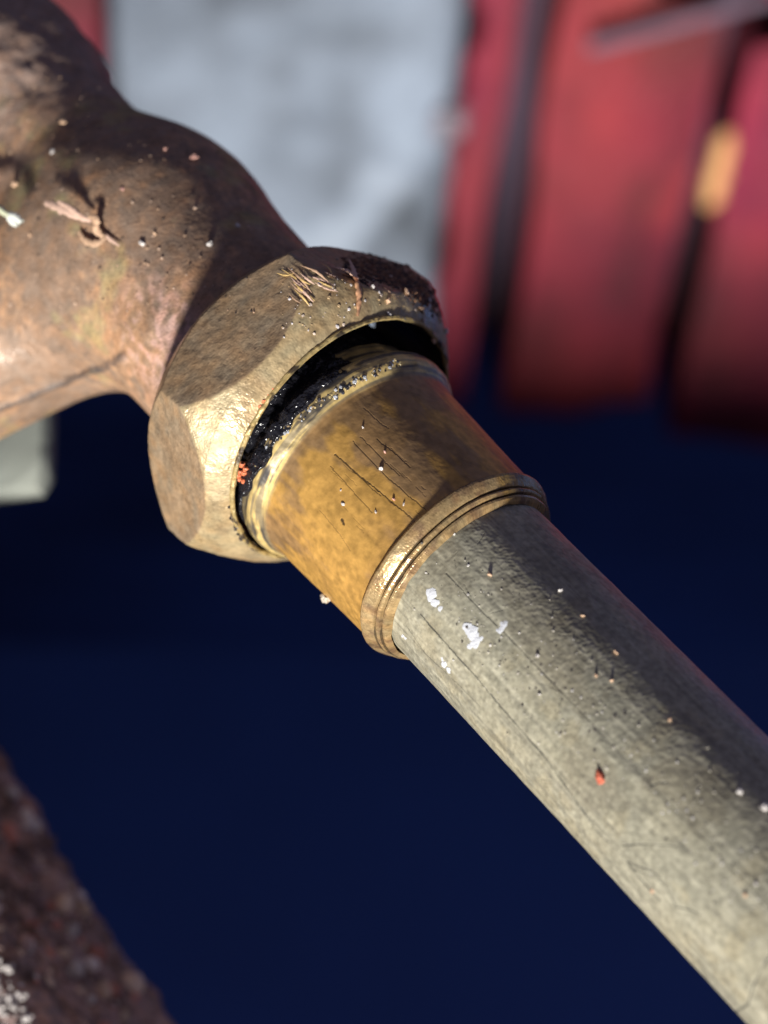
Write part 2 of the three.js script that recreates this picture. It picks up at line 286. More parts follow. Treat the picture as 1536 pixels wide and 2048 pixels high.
function lumpBox(w, h, d, rad, amp, seed, nx = 40) {
  const g = new THREE.BoxGeometry(w, h, d, nx, nx, 16), p = g.attributes.position, uv = g.attributes.uv;
  for (let i = 0; i < p.count; i++) {
    const x = p.getX(i), y = p.getY(i), z = p.getZ(i), ix = clamp(x, -w / 2 + rad, w / 2 - rad), iy = clamp(y, -h / 2 + rad, h / 2 - rad), iz = clamp(z, -d / 2 + rad, d / 2 - rad);
    const n = V(x - ix, y - iy, z - iz); if (n.lengthSq() > 0) n.setLength(rad);
    const f = 1 + 0, q = V(ix, iy, iz).add(n).addScaledVector(n, amp / rad * fbm(x * 25 + seed, y * 25, z * 25, 4));
    p.setXYZ(i, q.x * f, q.y, q.z); uv.setXY(i, x + z * 0.7, y + z * 0.3);
  }
  g.computeVertexNormals(); return g;
}
{
  const b = mesh('concrete_block', lumpBox(0.123, 0.42, 0.07, 0.012, 0.004, 3), concreteMat);
  b.quaternion.copy(wallQ); b.position.copy(onWall(-0.0925, -0.066, 0.02)); b.rotateZ(0.018); b.material = concreteMat.clone(); b.material.map = T(blockTex, 2);
  tag(b, 'pale grey weathered concrete block in front of the red bricks', 'concrete block');
  const s = mesh('concrete_ledge', lumpBox(0.5, 0.012, 0.06, 0.005, 0.001, 8), new THREE.MeshStandardMaterial({ color: new THREE.Color(0.27, 0.285, 0.245), map: concreteMat.map, bumpMap: concreteMat.bumpMap, bumpScale: 0.002, roughness: 0.85 }));
  const tp = at(92, 992, 0.362); s.position.set(tp.x - 0.25, tp.y - 0.006, tp.z - 0.03);
  tag(s, 'pale concrete ledge jutting out under the brass valve', 'ledge');
}

// ------------------------------------------------------------------ the joint: valve, nut, sleeve, pipe
const joint = new THREE.Group(); joint.name = numbered('pipe_joint'); J.decompose(joint.position, joint.quaternion, joint.scale); scene.add(joint);
tag(joint, 'corroded brass valve joined by a hexagonal nut and sleeve to a grey pipe', 'pipe joint');

function revolve(rf, s0, s1, ns, nt, { ox = 0, uvm = true, color, sMap } = {}) {
  const pos = [], uv = [], col = [], idx = [];
  for (let j = 0; j <= ns; j++) {
    const s = sMap ? sMap(j / ns) : mixf(s0, s1, j / ns);
    for (let i = 0; i <= nt; i++) {
      const th = -Math.PI + 2 * Math.PI * i / nt, r = rf(i === nt ? -Math.PI : th, s);
      pos.push((r * Math.sin(th) + ox) * mm, s * mm, r * Math.cos(th) * mm);
      uv.push(...(uvm ? [th * 15 * mm, s * mm] : [i / nt, (s - s0) / (s1 - s0)]));
      if (color) col.push(...color(th, s, r));
    }
  }
  for (let j = 0; j < ns; j++) for (let i = 0; i < nt; i++) { const p = j * (nt + 1) + i; idx.push(p, p + 1, p + nt + 2, p, p + nt + 2, p + nt + 1); }
  const g = new THREE.BufferGeometry(); g.setAttribute('position', new THREE.Float32BufferAttribute(pos, 3)); g.setAttribute('uv', new THREE.Float32BufferAttribute(uv, 2));
  if (color) g.setAttribute('color', new THREE.Float32BufferAttribute(col, 3));
  g.setIndex(idx); g.computeVertexNormals(); return g;
}
const mix3 = (a, b, t) => [mixf(a[0], b[0], t), mixf(a[1], b[1], t), mixf(a[2], b[2], t)];

// valve body by surface nets
function surfaceNets(field, min, max, cell) {
  const n = [0, 1, 2].map((k) => Math.ceil((max[k] - min[k]) / cell) + 1), [nx, ny, nz] = n, F = new Float32Array(nx * ny * nz), p = V(0, 0, 0);
  const I = (x, y, z) => x + nx * (y + ny * z);
  const step = 4;                                             // coarse test first: far cells keep the coarse value
  for (let z = 0; z < nz; z += step) for (let y = 0; y < ny; y += step) for (let x = 0; x < nx; x += step) {
    p.set(min[0] + (x + 1.5) * cell, min[1] + (y + 1.5) * cell, min[2] + (z + 1.5) * cell);
    const c = bodySmooth(p), farOff = Math.abs(c) > cell * 5 + 2.5;
    for (let k = z; k < Math.min(z + step, nz); k++) for (let j = y; j < Math.min(y + step, ny); j++) for (let i = x; i < Math.min(x + step, nx); i++) {
      if (farOff) F[I(i, j, k)] = c; else { p.set(min[0] + i * cell, min[1] + j * cell, min[2] + k * cell); F[I(i, j, k)] = field(p); }
    }
  }
  const id = new Int32Array(nx * ny * nz).fill(-1), pos = [], idx = [];
  for (let z = 0; z < nz - 1; z++) for (let y = 0; y < ny - 1; y++) for (let x = 0; x < nx - 1; x++) {
    let sx = 0, sy = 0, sz = 0, cnt = 0, mask = 0;
    const v = [];
    for (let c = 0; c < 8; c++) { const q = F[I(x + (c & 1), y + (c >> 1 & 1), z + (c >> 2))]; v.push(q); if (q < 0) mask |= 1 << c; }
    if (mask === 0 || mask === 255) continue;
    for (let c = 0; c < 8; c++) for (const b of [1, 2, 4]) { if (c & b) continue; const d = c | b; if ((v[c] < 0) === (v[d] < 0)) continue; const t = v[c] / (v[c] - v[d]); sx += (c & 1) + (b === 1 ? t : 0); sy += (c >> 1 & 1) + (b === 2 ? t : 0); sz += (c >> 2) + (b === 4 ? t : 0); cnt++; }
    id[I(x, y, z)] = pos.length / 3; pos.push(min[0] + (x + sx / cnt) * cell, min[1] + (y + sy / cnt) * cell, min[2] + (z + sz / cnt) * cell);
  }
  const quad = (a, b, c, d, flip) => { if (a < 0 || b < 0 || c < 0 || d < 0) return; if (flip) idx.push(a, c, b, a, d, c); else idx.push(a, b, c, a, c, d); };
  for (let z = 1; z < nz - 1; z++) for (let y = 1; y < ny - 1; y++) for (let x = 1; x < nx - 1; x++) {
    const a = F[I(x, y, z)] < 0;
    if (a !== F[I(x + 1, y, z)] < 0) quad(id[I(x, y - 1, z - 1)], id[I(x, y, z - 1)], id[I(x, y, z)], id[I(x, y - 1, z)], !a);
    if (a !== F[I(x, y + 1, z)] < 0) quad(id[I(x - 1, y, z - 1)], id[I(x - 1, y, z)], id[I(x, y, z)], id[I(x, y, z - 1)], !a);
    if (a !== F[I(x, y, z + 1)] < 0) quad(id[I(x - 1, y - 1, z)], id[I(x, y - 1, z)], id[I(x, y, z)], id[I(x - 1, y, z)], !a);
  }
  return [pos, idx];
}
{
  const [pos, idx] = surfaceNets(bodyField, [-26, -128, -20], [68, -42.4, 20], 0.36);
  const nVert = pos.length / 3, P = new Float32Array(nVert * 3), C = new Float32Array(nVert * 3), q = V(0, 0, 0);
  for (let i = 0; i < nVert; i++) {
    const x = pos[3 * i], y = pos[3 * i + 1], z = pos[3 * i + 2]; q.set(x, y, z);
    P[3 * i] = x * mm; P[3 * i + 1] = y * mm; P[3 * i + 2] = z * mm; 
    const n1 = fbm(x * 0.09, y * 0.09, z * 0.09 + 2, 4), n2 = fbm(x * 0.22 + 9, y * 0.22, z * 0.22, 4), n3 = fbm(x * 1.2, y * 1.2, z * 1.2, 3);
    let c = mix3([0.30, 0.205, 0.145], [0.50, 0.30, 0.175], sstep(-0.2, 0.35, n1 + 0.5 * n3));     // brown patina to bare red-brown
    c = mix3(c, [0.42, 0.37, 0.17], 0.5 * sstep(0.12, 0.4, n2));                                   // yellow-green bloom
    const rubbedSheen = sstep(9, 3, Math.hypot(x - 6, (y + 49) * 0.8)) * sstep(-0.35, 0.25, n3 + n2); c = mix3(c, [0.66, 0.42, 0.36], 0.75 * rubbedSheen);   // rubbed metal beside the nut, its lilac-pink sheen painted in
    const earth = sstep(-80, -100, y + 12 * n2); c = mix3(c, [0.33, 0.235, 0.19], earth);
    for (let k = 1; k < seam.length; k++) { const d = seg(q, seam[k - 1], seam[k])[0]; if (d < 0.9) c = mix3(c, [0.10, 0.085, 0.08], 0.75 * sstep(0.9, 0.25, d + 0.3 * n3)); }
    const v = 1.28 + 0.22 * n3; C[3 * i] = c[0] * v; C[3 * i + 1] = c[1] * v; C[3 * i + 2] = c[2] * v;
  }
  const g = new THREE.BufferGeometry(); g.setAttribute('position', new THREE.BufferAttribute(P, 3)); g.setAttribute('color', new THREE.BufferAttribute(C, 3)); g.setIndex(idx); g.computeVertexNormals();
  const Nn = g.attributes.normal.array, key = new Map(), p2 = [], n2 = [], c2 = [], u2 = [], i2 = [];         // texture laid on from three sides
  for (let t = 0; t < idx.length; t += 3) {
    const m = [0, 0, 0]; for (let k = 0; k < 3; k++) for (let e = 0; e < 3; e++) m[e] += Nn[3 * idx[t + k] + e];
    const A = m.map(Math.abs), ax = A[0] > A[1] && A[0] > A[2] ? 0 : A[1] > A[2] ? 1 : 2;
    for (let k = 0; k < 3; k++) {
      const v = idx[t + k], q3 = v * 3 + ax; let o = key.get(q3);
      if (o === undefined) { o = p2.length / 3; key.set(q3, o); p2.push(P[3 * v], P[3 * v + 1], P[3 * v + 2]); n2.push(Nn[3 * v], Nn[3 * v + 1], Nn[3 * v + 2]); c2.push(C[3 * v], C[3 * v + 1], C[3 * v + 2]); u2.push(ax === 0 ? P[3 * v + 2] + 0.017 : P[3 * v], ax === 1 ? P[3 * v + 2] : P[3 * v + 1]); }
      i2.push(o);
    }
  }
  const g2 = new THREE.BufferGeometry(); for (const [n, d, k] of [['position', p2, 3], ['normal', n2, 3], ['color', c2, 3], ['uv', u2, 2]]) g2.setAttribute(n, new THREE.Float32BufferAttribute(d, k)); g2.setIndex(i2);
  mesh('valve_body', g2, bodyMat, joint);
}
{ // nut
  const color = (th, s, r) => {
    const h = nutHex(th), c = nutCone(s), n = fbm(th * 9, s * 0.5, 6, 4), nf = fbm(th * 40, s * 2.2, 8, 3);
    const cone = sstep(0.12, -0.06, c - h + 0.14 * n);
    let k = mix3([0.41, 0.30, 0.19], [0.47, 0.325, 0.19], sstep(-0.3, 0.4, n));
    k = mix3(k, mix3([0.52, 0.40, 0.225], [0.42, 0.31, 0.175], sstep(-0.1, 0.45, n)), cone);
    const v = 1.1 + 0.3 * nf; return [k[0] * v, k[1] * v, k[2] * v];
  };
  const g = revolve(nutR, -43.6, -28.75, 170, 900, { color });
  const nutMM = new THREE.Matrix4().makeScale(mm, mm, mm).multiply(nutM).multiply(new THREE.Matrix4().makeScale(1000, 1000, 1000)); g.applyMatrix4(nutMM);
  const nut = mesh('union_nut', g, brassMat, joint);
  // rim of the mouth and the bore
  const lip = curve([[0, 17.2], [0.12, 17.35], [0.2, 17.3], [0.32, 17.1], [0.45, 16.9], [0.6, 16.75], [0.75, 16.65], [1, 16.65]]), lipS = curve([[0, -28.95], [0.12, -28.7], [0.2, -28.5], [0.32, -28.3], [0.45, -28.3], [0.6, -28.45], [0.75, -28.9], [1, -42]]);
  const pts = 60, nt = 720, pos = [], uv = [], col = [], idx = [];
  for (let j = 0; j <= pts; j++) for (let i = 0; i <= nt; i++) {
    const t = j / pts, th = -Math.PI + 2 * Math.PI * (i % nt) / nt, w = 0.12 * vn(th * 6, t * 2, 5) + 0.09 * vn(th * 19, t * 3, 6) + 0.05 * vn(th * 45, t * 4, 6), r = lip(t) + w, s = lipS(t) + (t < 0.6 ? w * 0.7 : 0);
    pos.push(r * Math.sin(th) * mm, s * mm, r * Math.cos(th) * mm); uv.push(th * 15 * mm, t * 0.006);
    const n = fbm(th * 12, t * 3, 2, 3), c = t > 0.66 ? [0.02, 0.018, 0.018] : mix3([0.56, 0.42, 0.18], [0.10, 0.075, 0.05], sstep(0.0, 0.32, n + 0.5 * fbm(th * 30, t * 4, 5, 3))); col.push(...c);
  }
  for (let j = 0; j < pts; j++) for (let i = 0; i < nt; i++) { const p = j * (nt + 1) + i; idx.push(p, p + 1, p + nt + 2, p, p + nt + 2, p + nt + 1); }
  const lg = new THREE.BufferGeometry(); lg.setAttribute('position', new THREE.Float32BufferAttribute(pos, 3)); lg.setAttribute('uv', new THREE.Float32BufferAttribute(uv, 2)); lg.setAttribute('color', new THREE.Float32BufferAttribute(col, 3)); lg.setIndex(idx); lg.computeVertexNormals(); lg.applyMatrix4(nutMM);
  tag(mesh('mouth_rim', lg, brassMat, nut), 'bright brass rim round the mouth of the nut');
  // black grease packed between nut and sleeve
  const gp = (th, s) => 14.95 + 0.35 * fbm(th * 5, s * 0.5, 3, 3) + 0.22 * vn(th * 16, s * 0.9, 5) + 0.13 * vn(th * 34, s * 1.7, 8) + 0.05 * vn(th * 70, s * 3, 9) - 1.3 * sstep(-0.25, -0.7, th) - 0.5 * sstep(-27.2, -28.2, s);
  const gg = revolve((th, s) => { const edge = -25.1 + 0.7 * vn(th * 3, 2, 1) + 0.45 * vn(th * 11, 2, 2) - 2 * sstep(0.75, 1.2, th); return Math.min(gp(th, s) + 0.62 * sstep(-27.4, -26.6, s), mixf(15.9, 14.6, sstep(edge - 0.5, edge + 0.25, s))); }, -42, -23.6, 150, 900, {});
  tag(mesh('grease_packing', gg, greaseMat, joint), 'lumpy wet black grease packed in the gap inside the nut');
}
// strokes on a surface of revolution, in its own (angle, length) chart
function chart(w, h, s0, len, circ, wide = 1) {
  const dark = new Float32Array(w * h), deep = new Float32Array(w * h);
  const stroke = (pix, width, d, z, seed = 1) => {
    width *= wide;
    const pts = pix.map(([x, y]) => { const q = hit(x, y); return [((q.th + Math.PI) / (2 * Math.PI)) * w, (q.s - s0) / len * h]; });
    const mx = w / circ, my = h / len;
    for (let k = 1; k < pts.length; k++) {
      const [x0, y0] = pts[k - 1], [x1, y1] = pts[k], n = Math.ceil(Math.hypot(x1 - x0, y1 - y0) * 1.5);
      for (let i = 0; i <= n; i++) {
        const t = i / n, wob = 0.05 * vn((k + t) * 3, seed, 1) + 0.02 * vn((k + t) * 13, seed, 2), cx = mixf(x0, x1, t) + wob * mx, cy = mixf(y0, y1, t) + wob * my, wd = width * (0.7 + 0.5 * vn((k + t) * 6, seed, 4));
        const rx = Math.ceil(wd * mx) + 1, ry = Math.ceil(wd * my) + 1;
        for (let b = -ry; b <= ry; b++) for (let a = -rx; a <= rx; a++) {
          const X = ((Math.round(cx) + a) % w + w) % w, Y = Math.round(cy) + b; if (Y < 0 || Y >= h) continue;
          const f = sstep(1, 0.3, Math.hypot(a / mx, b / my) / Math.max(wd, 0.02)); const o = Y * w + X; dark[o] = Math.max(dark[o], f * d); deep[o] = Math.max(deep[o], f * z);
        }
      }
    }
  };
  return { dark, deep, stroke };
}
{ // sleeve
  const w = 1024, h = 512, s0 = -30, s1 = -4.7, len = s1 - s0, K = chart(w, h, s0, len, 86);
  K.stroke([[670, 908], [727, 956], [785, 1005], [825, 1036]], 0.13, 0.9, 1, 1);
  K.stroke([[706, 881], [759, 939], [800, 975], [852, 1019]], 0.09, 0.8, 0.9, 2);
  K.stroke([[754, 877], [790, 905], [821, 934]], 0.08, 0.8, 0.8, 3);
  K.stroke([[661, 930], [700, 975], [745, 1023]], 0.10, 0.6, 0.8, 4);
  K.stroke([[728, 815], [760, 845], [778, 856]], 0.08, 0.6, 0.7, 5);
  K.stroke([[690, 925], [735, 968], [762, 990]], 0.07, 0.7, 0.8, 11);
  K.stroke([[722, 872], [770, 922], [800, 950]], 0.08, 0.75, 0.8, 12);
  K.stroke([[640, 1020], [680, 1068], [700, 1100]], 0.08, 0.4, 0.6, 6);
  K.stroke([[683, 1036], [689, 1050]], 0.3, 0.9, 1, 7);
  const R = rng(9); for (let i = 0; i < 26; i++) { const x = 620 + R() * 330, y = 850 + (x - 620) * 0.6 + R() * 260 - 100, l = 10 + 30 * R(); K.stroke([[x, y], [x + l * 0.75, y + l * 0.7]], 0.045, 0.35 * R(), 0.5, 20 + i); }
  const per = 90;
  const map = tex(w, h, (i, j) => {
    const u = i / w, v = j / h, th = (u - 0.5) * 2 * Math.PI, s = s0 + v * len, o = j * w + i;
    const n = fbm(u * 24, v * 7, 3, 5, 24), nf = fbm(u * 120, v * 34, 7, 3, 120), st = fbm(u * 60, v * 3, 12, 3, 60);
    const pat = sstep(-0.15, 0.08, fbm(u * 6 + 0.4, v * 1.6, 71, 3, 6) + 0.35 * st + 0.3 * n);                   // noise patches of browner tone over the gold
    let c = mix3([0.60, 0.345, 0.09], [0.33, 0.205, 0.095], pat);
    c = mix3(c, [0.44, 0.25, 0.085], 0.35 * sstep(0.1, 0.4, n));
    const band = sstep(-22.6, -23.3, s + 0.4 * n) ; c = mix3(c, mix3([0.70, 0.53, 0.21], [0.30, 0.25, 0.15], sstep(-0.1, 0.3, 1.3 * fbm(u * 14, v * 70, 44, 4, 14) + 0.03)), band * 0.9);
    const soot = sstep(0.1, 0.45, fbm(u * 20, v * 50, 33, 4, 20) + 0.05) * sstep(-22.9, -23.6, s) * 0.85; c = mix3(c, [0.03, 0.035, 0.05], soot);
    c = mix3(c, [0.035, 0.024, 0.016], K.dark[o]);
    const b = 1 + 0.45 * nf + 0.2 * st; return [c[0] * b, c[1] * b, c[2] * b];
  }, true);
  const bump = tex(w, h, (i, j) => { const u = i / w, v = j / h, o = j * w + i; const b = 0.62 + 0.3 * fbm(u * 100, v * 28, 17, 4, 100) + 0.12 * fbm(u * 260, v * 40, 18, 2, 260) - 0.5 * K.deep[o]; return [b, b, b]; });
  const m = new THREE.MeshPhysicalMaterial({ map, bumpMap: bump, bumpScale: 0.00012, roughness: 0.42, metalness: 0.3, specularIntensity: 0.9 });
  const g = revolve(sleeveR, s0, s1, 220, 720, { uvm: false });
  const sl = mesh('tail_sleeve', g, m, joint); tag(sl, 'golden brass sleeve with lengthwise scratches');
  const cg = revolve(collarR, -5.2, -1.5, 90, 900, { color: (th, s) => {
    const n = fbm(th * 10, s * 1.2, 4, 4), nf = fbm(th * 45, s * 5, 6, 3); let c = mix3([0.56, 0.39, 0.19], [0.34, 0.22, 0.12], sstep(-0.05, 0.45, n));
    c = mix3(c, [0.60, 0.37, 0.10], sstep(0.05, 0.3, fbm(th * 2.2, 3, 17, 3)) * 0.8); if ((s > -3.17 && s < -3.0) || (s > -2.43 && s < -2.27)) c = mix3(c, [0.05, 0.04, 0.03], 0.7);
    const v = 1.05 + 0.35 * nf; return c.map((q) => q * v);
  } });
  const cm = brassMat.clone(); cm.roughness = 0.45; cm.bumpScale = 0.00003; cm.metalness = 0.35;
  tag(mesh('end_collar', cg, cm, sl), 'ridged collar at the end of the sleeve');
}
{ // pipe
  const w = 1024, h = 2048, s0 = -3, len = 100, K = chart(w, h, s0, len, 72, 1.8);
  K.stroke([[893, 1146], [960, 1215], [1100, 1358], [1200, 1462], [1305, 1571], [1380, 1648], [1454, 1726], [1536, 1813]], 0.07, 0.45, 0.8, 1);
  K.stroke([[841, 1227], [895, 1290], [952, 1353], [1002, 1414], [1083, 1505], [1144, 1590], [1195, 1663], [1251, 1719], [1300, 1778], [1320, 1800]], 0.075, 0.85, 0.9, 2);
  K.stroke([[1255, 1722], [1307, 1743], [1328, 1764], [1352, 1813], [1384, 1820], [1400, 1830]], 0.07, 0.75, 0.8, 3);
  K.stroke([[1265, 1735], [1310, 1755], [1328, 1766]], 0.05, 0.6, 0.7, 4);
  K.stroke([[1540, 1910], [1506, 1973], [1496, 2008], [1471, 2022]], 0.1, 0.8, 0.8, 5);
  K.stroke([[1244, 1691], [1290, 1686], [1352, 1691]], 0.06, 0.6, 0.7, 6);
  K.stroke([[1300, 1572], [1318, 1564], [1338, 1563]], 0.09, 0.85, 0.7, 7);
  K.stroke([[812, 1250], [850, 1305], [900, 1352], [960, 1412]], 0.05, 0.5, 0.6, 8);
  K.stroke([[1480, 1930], [1506, 1973]], 0.06, 0.6, 0.6, 9);
  const R = rng(14); for (let i = 0; i < 40; i++) { const x = 900 + 600 * R(), y = x + 130 + 330 * R(), l = 8 + 26 * R(), a = R() * 6; K.stroke([[x, y], [x + l * Math.cos(a), y + l * Math.sin(a)]], 0.04, 0.5 * R(), 0.5, 30 + i); }
  const map = tex(w, h, (i, j) => {
    const u = i / w, v = j / h, o = j * w + i, s = s0 + v * len;
    const n = fbm(u * 10, v * 14, 3, 5, 10), nf = fbm(u * 150, v * 208, 7, 3, 150), nm = fbm(u * 32, v * 44, 9, 4, 32);
    let c = mix3([0.38, 0.36, 0.265], [0.33, 0.32, 0.245], sstep(-0.3, 0.35, n));
    const line = fbm(u * 150, v * 9, 27, 3, 150);                             // fine lengthwise scratches
    c = mix3(c, [0.50, 0.48, 0.37], 0.3 * sstep(0.1, 0.45, nm) + 0.5 * sstep(0.1, 0.4, line));
    c = mix3(c, [0.42, 0.35, 0.20], 0.25 * sstep(0.12, 0.4, fbm(u * 20, v * 28, 13, 4, 20)));
    c = mix3(c, [0.16, 0.155, 0.13], 0.25 * sstep(0.22, 0.5, fbm(u * 60, v * 84, 15, 3, 60)) + 0.4 * sstep(0.15, 0.45, -line));
    const stain = sstep(0.12, 0.3, fbm(u * 12, v * 9, 81, 5, 12)); c = mix3(c, [0.21, 0.185, 0.13], 0.4 * stain);
    c = mix3(c, [0.045, 0.05, 0.05], K.dark[o]);
    const b = 1 + 0.45 * nf; return [c[0] * b, c[1] * b, c[2] * b];
  }, true);
  const bump = tex(w, h, (i, j) => { const u = i / w, v = j / h, o = j * w + i; const b = 0.6 + 0.26 * fbm(u * 90, v * 100, 17, 3, 90) + 0.12 * vn(u * 240, v * 330, 18, 240) + 0.15 * fbm(u * 150, v * 9, 27, 3, 150) + 0.06 * fbm(u * 20, v * 28, 19, 3, 20) - 0.5 * K.deep[o]; return [b, b, b]; });
  const rough = tex(512, 1024, (i, j) => { const b = 0.42 + 0.3 * fbm(i / 512 * 20, j / 1024 * 28, 23, 4, 20); return [b, b, b]; });
  const m = new THREE.MeshPhysicalMaterial({ map, bumpMap: bump, bumpScale: 0.00016, roughness: 1, roughnessMap: rough, metalness: 0.05, specularIntensity: 0.7 });
  const g = revolve(pipeR, s0, s0 + len, 600, 420, { uvm: false });
  const far = revolve(pipeR, s0 + len, s0 + 2.4 * len, 60, 420, { uvm: false });
  const u2 = far.attributes.uv; for (let i = 0; i < u2.count; i++) u2.setY(i, u2.getY(i) * 1.4);
  const cap = new THREE.CircleGeometry(PIPE * mm, 40); cap.rotateX(-Math.PI / 2); cap.translate(0, (s0 + 2.4 * len) * mm, 0);
  tag(mesh('pipe', mergeGeometries([g, far, cap]), m, joint), 'grey crusted pipe with fine dark cracks');
}

// ------------------------------------------------------------------ loose things lying on the joint
const grainG = [1, 2, 3, 4].map((k) => { const g = new THREE.IcosahedronGeometry(1, 2), p = g.attributes.position; for (let i = 0; i < p.count; i++) { const x = p.getX(i), y = p.getY(i), z = p.getZ(i), f = 1 + 0.55 * vn(x * 1.6 + k * 9, y * 1.6, z * 1.6) + 0.3 * vn(x * 3.6, y * 3.6 + k * 7, z * 3.6); p.setXYZ(i, x * f, y * f, z * f); } g.computeVertexNormals(); return g; });
const grainM = { sand: solid(0.62, 0.42, 0.28, 0.5), white: solid(0.6, 0.57, 0.55, 0.4), red: solid(0.62, 0.16, 0.09, 0.5), orange: solid(0.75, 0.22, 0.10, 0.35), dark: solid(0.06, 0.045, 0.04, 0.6), pink: solid(0.7, 0.4, 0.33, 0.5) };
const toWorld = (p) => p.clone().multiplyScalar(mm).applyMatrix4(J), toWorldDir = (n) => n.clone().transformDirection(J);
const R0 = rng(123);
function grain(px, py, size, kind, name, label, group, stretch = 1) {
  let q = hit(px, py); for (let i = 0; i < 8 && q.miss > 0.05; i++) q = hit(px -= 4, py += 2);
  const r = size / 2 * 0.29 / FPX, g = mesh(name, grainG[Math.floor(R0() * 4)], grainM[kind]);
  g.position.copy(toWorld(q.p).addScaledVector(toWorldDir(q.n), r * 0.25)); g.quaternion.set(R0() - 0.5, R0() - 0.5, R0() - 0.5, R0() - 0.5).normalize(); g.scale.set(r * stretch, r * (0.45 + 0.3 * R0()), r * 0.9);
  return tag(g, label, 'grain', group);
}
grain(1203, 1553, 17, 'red', 'brick_crumb', 'single red crumb lying on the grey pipe beside its long seam', null, 1.5);
for (const [x, y, s] of [[980, 1150, 9], [1120, 1182, 8], [1232, 1305, 9], [1192, 1352, 6], [1224, 1362, 7], [1080, 1388, 7], [1480, 1584, 11], [1528, 1614, 16], [1490, 1790, 9], [1512, 1767, 8], [1305, 1782, 9], [1340, 1440, 8], [1075, 1312, 8], [1165, 1232, 7]])
  grain(x, y, s, R0() > 0.4 ? 'sand' : 'white', 'sand_grain', 'small pale sand grain stuck to the grey pipe', 'sand grains on the grey pipe');
for (const [x, y, s] of [[763, 938, 9], [686, 1008, 8], [788, 998, 8], [808, 1008, 7], [752, 1023, 7], [770, 905, 6], [726, 855, 6], [682, 980, 5]])
  grain(x, y, s, R0() > 0.5 ? 'white' : 'pink', 'sleeve_grain', 'tiny pale grain stuck to the scratched golden sleeve', 'grains on the brass sleeve');
for (const [x, y, s] of [[476, 452, 11], [387, 317, 19], [420, 490, 13], [285, 487, 13], [310, 468, 9], [245, 378, 10], [60, 470, 8], [125, 245, 16], [330, 300, 9], [30, 368, 15], [105, 303, 10]])
  grain(x, y, s, ['pink', 'sand', 'white'][Math.floor(R0() * 3)], 'valve_grain', 'small grain of grit lying on the brown valve body', 'grains on the valve body');
for (const [x, y, s] of [[812, 585, 15], [840, 617, 14], [775, 603, 14], [870, 622, 13], [890, 664, 15], [846, 640, 12], [880, 640, 10], [777, 628, 9], [868, 678, 16], [884, 690, 12], [745, 575, 9], [858, 600, 10]])
  grain(x, y, s, ['white', 'sand', 'pink', 'white'][Math.floor(R0() * 4)], 'nut_grain', 'small grain of grit stuck to the upper side of the nut', 'grains on top of the nut');
{ // grains held in the grease
  for (const [x, y, s] of [[484, 930, 13], [491, 938, 10], [488, 947, 11], [476, 952, 12], [480, 944, 9], [486, 962, 9], [479, 960, 8], [527, 802, 10], [546, 778, 9], [536, 790, 7], [520, 812, 7]]) {
    const g = mesh('orange_crumb', grainG[Math.floor(R0() * 4)], grainM.orange), p = loc(x, y, 0.2806), dir = p.clone().sub(eye).normalize();
    const q = eye.clone().addScaledVector(dir, 190); for (let i = 0; i < 500; i++) { const th = Math.atan2(q.x, q.z); if (Math.hypot(q.x, q.z) < 15.9 || whole(q) < 0.01) break; q.addScaledVector(dir, 0.25); }
    const r = s / 2 * 0.29 / FPX; g.position.copy(toWorld(q)); g.scale.set(r, r * 0.8, r); tag(g, 'bright orange crumb caught in the black grease at the nut mouth', 'crumb', 'orange crumbs in the grease');
  }
}
function ribbonTube(pix, radii, lift, flat = 0.5, segs = 40) {  // a flattened tapering strand through points over the joint
  const pts = pix.map(([x, y], i) => { const q = hit(x, y); return toWorld(q.p).addScaledVector(toWorldDir(q.n), (Array.isArray(lift) ? lift[i] : lift) * mm); });
  const c = new THREE.CatmullRomCurve3(pts), g = new THREE.TubeGeometry(c, segs, 1, 8, false), p = g.attributes.position, fr = c.computeFrenetFrames(segs);
  const up = toWorldDir(hit(...pix[0]).n);
  for (let i = 0; i <= segs; i++) {
    const t = i / segs, k = t * (radii.length - 1), a = Math.floor(Math.min(k, radii.length - 2)), r = mixf(radii[a], radii[a + 1], k - a) * mm, ctr = c.getPointAt(t), tan = c.getTangentAt(t), side = V(0, 0, 0).crossVectors(tan, up).normalize(), nn = V(0, 0, 0).crossVectors(side, tan);
    for (let j = 0; j <= 8; j++) { const an = j / 8 * Math.PI * 2, w = 1 + 0.5 * vn(t * 22, (j % 8) * 0.8, 3), q = ctr.clone().addScaledVector(side, Math.cos(an) * r * w).addScaledVector(nn, Math.sin(an) * r * flat * w); p.setXYZ(i * 9 + j, q.x, q.y, q.z); }
  }
  g.computeVertexNormals(); return g;
}
const bark = solid(0.52, 0.34, 0.22, 0.7), barkPink = solid(0.66, 0.45, 0.35, 0.7), straw = solid(0.72, 0.5, 0.2, 0.5);
